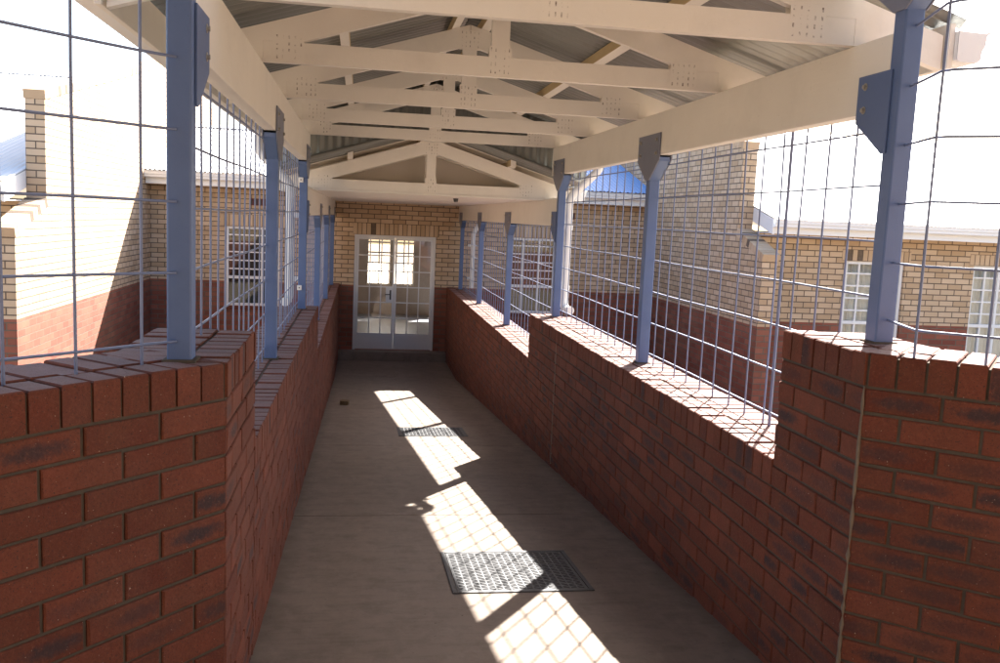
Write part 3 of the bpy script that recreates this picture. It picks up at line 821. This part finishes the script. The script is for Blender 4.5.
for xa, xb in ((-3.705, PL - .55), (PR + .55, 5.44)):
    f = MB(); f.box(xa, xb, ye, ye + .022, .36, .575); f.box(xa, xb, ye + .022, YE - .001, .362, .374); f.build('fascia', M['white'], EB, bevel=.003)
    gt = MB(); gt.prism([(xa, ye - .0015 - px, .575 + pz) for px, pz in GUT], (xb - xa, 0, 0)); gt.build('gutter', M['white'], EB)
# door
fr = MB(); f = .045
fr.box(dx0, dx0 + f, YE + .02, YE + .10, dz0, dz1); fr.box(dx1 - f, dx1, YE + .02, YE + .10, dz0, dz1); fr.box(dx0 + f, dx1 - f, YE + .02, YE + .10, dz1 - f, dz1)
fr.build('door_frame', M['doorp'], EB, bevel=.003)
mid = (dx0 + dx1) / 2
for k, (a, b) in enumerate(((dx0 + f + .003, mid - .003), (mid + .003, dx1 - f - .003))):
    y0, y1 = YE + .035, YE + .075; st = .036; zb = dz0 + .012; zt = dz1 - f - .003; zp = zb + .30
    d = MB()
    d.box(a, a + st, y0, y1, zb, zt); d.box(b - st, b, y0, y1, zb, zt); d.box(a + st, b - st, y0, y1, zt - st, zt); d.box(a + st, b - st, y0 + .004, y1 - .004, zb, zp)
    leaf = d.build('door_leaf', M['doorp'], EB, bevel=.003)
    gb = MB(); iw = (b - a - 2 * st); ih = zt - st - zp
    for q in (1, 2): x = a + st + iw * q / 3; gb.box(x - .010, x + .010, y0 + .005, y1 - .005, zp, zt - st)
    for q in range(1, 6): z = zp + ih * q / 6; gb.box(a + st, b - st, y0 + .007, y1 - .007, z - .010, z + .010)
    gb.build('glazing_bars', M['doorp'], leaf)
    gl = MB(); gl.box(a + st, b - st, y0 + .018, y0 + .022, zp, zt - st); gl.build('pane', M['doorglass'], leaf)
    if k == 0:
        z1 = zp + ih * 3 / 6; lp = MB(); lp.box(b - st - iw / 3 * .55, b - st + .002, y0 - .004, y0 + .03, z1 - ih / 6, z1); lp.build('lock_plate', M['doorp'], leaf, bevel=.002)
        hd = MB(); xh = b - st - .03; zh = z1 - ih / 12
        hd.box(xh - .014, xh + .014, y0 - .010, y0 - .0045, zh - .09, zh + .09); hd.tube([(xh, y0 - .01, zh + .01), (xh, y0 - .05, zh + .01), (xh - .1, y0 - .052, zh + .008)], .009, 8)
        hd.build('handle', M['black'], leaf)
# room behind the door
ib = MB(); Yb = 23.0
ib.box(-2.6, 3.9, YE + .221, Yb, -2.6, dz0 - .001); ib.build('room_floor', M['ifloor'], EB)
rw = MB()
wall_holes(rw, 'y', Yb, -2.6, 3.9, -2.6, .30, .2, [(.16, .76, -1.78, -.42), (.82, 1.36, -1.78, -.42), (-2.1, -.7, -2.3, -.2), (2.1, 3.5, -2.3, -.2)])  # the two wide outer openings are added to light the room
rw.box(-2.7, -2.6, YE + .221, Yb + .2, -2.6, .30); rw.box(3.9, 4.0, YE + .221, Yb + .2, -2.6, .30)
rw.build('room_wall', M['plaster'], EB)
rl = MB(); rl.box(-2.7, 4.0, YE + .221, Yb + .2, .301, .34); rl.build('room_ceiling', M['plaster'], EB)
for a, b in ((.16, .76), (.82, 1.36)):
    ww = MB(); 
    for x in (a, (a + b) / 2 - .015, b - .03): ww.box(x, x + .03, Yb + .05, Yb + .09, -1.78, -.42)
    for z in (-1.78, -1.24, -.98, -.72, -.455): ww.box(a, b, Yb + .055, Yb + .085, z, z + .035)
    bw_ = ww.build('window', M['white'], EB)
    cu = MB(); cu.box(a + .02, b - .02, Yb + .10, Yb + .104, -1.77, -1.22); cu.build('frosted_pane', M['frost'], bw_)
bkw = MB(); wall_holes(bkw, 'y', 2 * YRg - YE, -3.93, 5.66, -2.95, .40, .2, [(-3.0, 4.4, -2.6, .2)]); bkw.build('rear_wall', M['facing'], EB)
# ---- gabled wings either side
def wing_building(right, label):
    sg = 1 if right else -1
    X = 5.45 if right else -3.72               # wall face towards the courtyard
    yu, yl = (12.55, 11.65) if right else (11.50, 10.48)
    zu = 1.17; gs = .215; ya = 20.4; T = .222
    b = thing('school_building', (X + sg * 4, yu + 4, -2.95), label, 'building')
    gm = MB()
    outline = [(yl, -2.95), (2 * ya - yl, -2.95), (2 * ya - yl, -.40), (2 * ya - yu, .0), (2 * ya - yu, zu), (ya, zu + gs * (ya - yu)), (yu, zu), (yu, -.085), (yl, -.42)]
    for xx, out in ((X, -sg), (X + sg * T, sg)):
        pts = [(xx, y, z) for y, z in outline]; uv = [(y + .05, z) for y, z in outline]
        # triangulation-safe: split in convex pieces
        pcs = [[0, 1, 2, 8], [8, 2, 3, 7], [7, 3, 4, 6], [6, 4, 5]]
        for pc in pcs:
            q = [pts[i] for i in pc]; u = [uv[i] for i in pc]
            v1 = Vector(q[1]) - Vector(q[0]); v2 = Vector(q[2]) - Vector(q[1]); fl = v1.cross(v2).x * out < 0
            gm.face(q[::-1] if fl else q, 0, u[::-1] if fl else u)
    a, c = sorted((X, X + sg * T))
    n = len(outline)
    for i in range(n):
        (y0, z0), (y1, z1) = outline[i], outline[(i + 1) % n]
        q = [(a, y0, z0), (c, y0, z0), (c, y1, z1), (a, y1, z1)]
        if abs(y1 - y0) < .01: uv = [(a + .116, z0), (c + .116, z0), (c + .116, z1), (a + .116, z1)]
        else: uv = [(y0, .02), (y0, .24), (y1, .24), (y1, .02)]
        gm.face(q, 0, uv)
    gm.build('gable_wall', M['facing'], b)
    def slope_coping(y0, z0, y1, z1):            # brick-on-edge copings on the slopes
        cp = MB()
        L = math.hypot(y1 - y0, z1 - z0); ty, tz = (y1 - y0) / L, (z1 - z0) / L; s = 0
        while s < L - .03:
            e = min(s + .074, L)
            pts = [(a - .012, y0 + ty * s - tz * h, z0 + tz * s + ty * h) for s, h in ((s, .002), (e, .002), (e, .108), (s, .108))]
            cp.prism(pts, (c - a + .024, 0, 0), 0)
            for k in range(1, 7): cp.uv[-k] = [(s * 7.3 + .1, .03)] * len(cp.uv[-k])
            s += .085
        cp.build('coping', M['facing'], b)
    slope_coping(yl - .01, -.42, yu + .02, -.085); slope_coping(yu - .005, zu, ya, zu + gs * (ya - yu))
    # street-side wall with windows, eave, roof
    yf = yu - .15; X1 = X + sg * T; xe = X + sg * 16
    u0, u1 = sorted((X1, xe)); zE = .0
    if right: wins = [(7.13, 8.08), (9.22, 10.17), (12.0, 12.95)]
    else: wins = [(-7.2, -6.25), (-9.6, -8.65)]
    hs = [(p, q, -1.83, -.385) for p, q in wins]
    fw = MB(); wall_holes(fw, 'y', yf, u0, u1, -2.95, zE, .22, hs); fw.build('wall', M['facing'], b)
    for p, q, z0, z1 in hs:
        so = MB(); soldier(so, p - .08, q + .08, z1 + .003, z1 + .170, yf); so.build('soldier_course', [M['facing'], M['mortar']], b)
    for p, q, z0, z1 in hs: steel_window(b, p + .002, q - .002, z0 + .002, z1 - .002, z0 + .52, yf + .07, 4, 5, M['curtain'])
    for p, q in wins[1:2]:
        v = MB(); xx = (p + q) / 2 - .02; v.box(xx - .115, xx + .115, yf - .004, yf + .02, -.145, -.075); v.build('air_brick', M['airbrick'], b)
    yev = yf - .50; zf0 = -.03
    fm = MB(); fm.box(u0, u1, yev, yev + .022, zf0, zf0 + .20); fm.box(u0, u1, yev + .022, yf - .001, zf0 + .002, zf0 + .014); fm.build('fascia', M['white'], b, bevel=.003)
    gt = MB(); gt.prism([(u0, yev - .0015 - px, zf0 + .20 + pz) for px, pz in GUT], (u1 - u0, 0, 0)); gt.build('gutter', M['white'], b)
    rs = .25; zr = zf0 + .215 + rs * (ya - yev)
    s = MB(); corr_x(s, yev - .05, zf0 + .215, ya, zr, u0, u1); corr_x(s, ya, zr, 2 * ya - yev, zf0 + .215, u0, u1); s.build('roof_sheet', M['greysheet'], b)
    rc = MB(); rc.prism([(u0, ya - .2, zr - .03), (u0, ya, zr + .03), (u0, ya + .2, zr - .03), (u0, ya, zr + .036)], (u1 - u0, 0, 0)); rc.build('ridge_cap', M['greysheet'], b)
    bb = MB(); xs = sorted((X1 + sg * .002, X1 + sg * .030))   # barge board following the roof edge
    bb.prism([(xs[0], yev - .02, zf0 + .20), (xs[0], yu + .3, zf0 + .20 + rs * (yu + .32 - yev)), (xs[0], yu + .3, zf0 + rs * (yu + .32 - yev)), (xs[0], yev - .02, zf0 - .01)], (xs[1] - xs[0], 0, 0))
    bb.build('barge_board', M['white'], b)
wing_building(True, 'brick building on the right with a stepped gable wall and white curtained windows')
wing_building(False, 'brick building on the left with a sunlit stepped gable wall and pale roof')

# ---- added, unseen: porch roof and building behind the camera, to shade the near walls
pr = thing('unseen_shade_roof', (CX, -1.8, 1.6), 'unseen corrugated roof added behind the camera to shade the landing', 'roof')
for sg in (-1, 1):
    m = MB(); corr(m, CX, rtop(0, DROP + .34), CX + sg * 3.3, rtop(3.3, DROP + .34), -4.2, 1.65); m.build('roof_sheet', M['galv'], pr)
rbd = thing('school_building', (CX, -4.2, -2.95), 'unseen brick wall added behind the camera to darken the near walls', 'building')  # added wall, blocks sky light coming from behind
m = MB(); wall_holes(m, 'y', -4.2, -7.0, 8.3, -2.95, 2.0, .22, [(-.2, 1.4, zf + .02, .65)], 0, 1); m.build('wall', M['facing'], rbd)

# ------------------------------------------------------------------ light, sky, camera
az, el = R(32.8), R(37.1)
S = Vector((math.sin(az) * math.cos(el), math.cos(az) * math.cos(el), math.sin(el)))
ld = bpy.data.lights.new('sun', 'SUN'); ld.energy = 5.0; ld.angle = R(.5); ld.color = (1.0, .955, .885)
lo = bpy.data.objects.new('sun', ld); COL.objects.link(lo); lo.location = (8, 12, 12); lo.rotation_euler = S.to_track_quat('Z', 'Y').to_euler()
wd = bpy.data.worlds.new('World'); scene.world = wd; wd.use_nodes = True
nt = wd.node_tree; bg = nt.nodes['Background']
sky = nt.nodes.new('ShaderNodeTexSky'); sky.sky_type = 'NISHITA'; sky.sun_disc = False; sky.sun_elevation = el; sky.sun_rotation = az
sky.air_density = 1.0; sky.dust_density = 2.5; sky.ozone_density = 1.0
nt.links.new(sky.outputs[0], bg.inputs[0]); bg.inputs[1].default_value = .075

F, YAW, PIT, ROL = 896.075, .157209, -.124272, .0435848
cy, sy, cp_, sp = math.cos(YAW), math.sin(YAW), math.cos(PIT), math.sin(PIT)
fw = Vector((sy * cp_, cy * cp_, sp)); rt = Vector((cy, -sy, 0)); up = rt.cross(fw)
r2 = rt * math.cos(ROL) + up * math.sin(ROL); u2 = up * math.cos(ROL) - rt * math.sin(ROL)
cam = bpy.data.cameras.new('camera'); cam.sensor_width = 36; cam.lens = 36 * F / 1000; cam.clip_end = 500; cam.clip_start = .05
co = bpy.data.objects.new('camera', cam); COL.objects.link(co)
co.matrix_world = Matrix(((r2.x, u2.x, -fw.x, 0), (r2.y, u2.y, -fw.y, 0), (r2.z, u2.z, -fw.z, 0), (0, 0, 0, 1)))
scene.camera = co
vs = scene.view_settings; scene.display_settings.display_device = 'sRGB'; vs.view_transform = 'Standard'; vs.look = 'None'; vs.gamma = 1; vs.use_curve_mapping = False
vs.exposure = 2.68
scene.render.engine = 'CYCLES'; scene.cycles.max_bounces = 12; scene.cycles.diffuse_bounces = 9; scene.cycles.transparent_max_bounces = 16
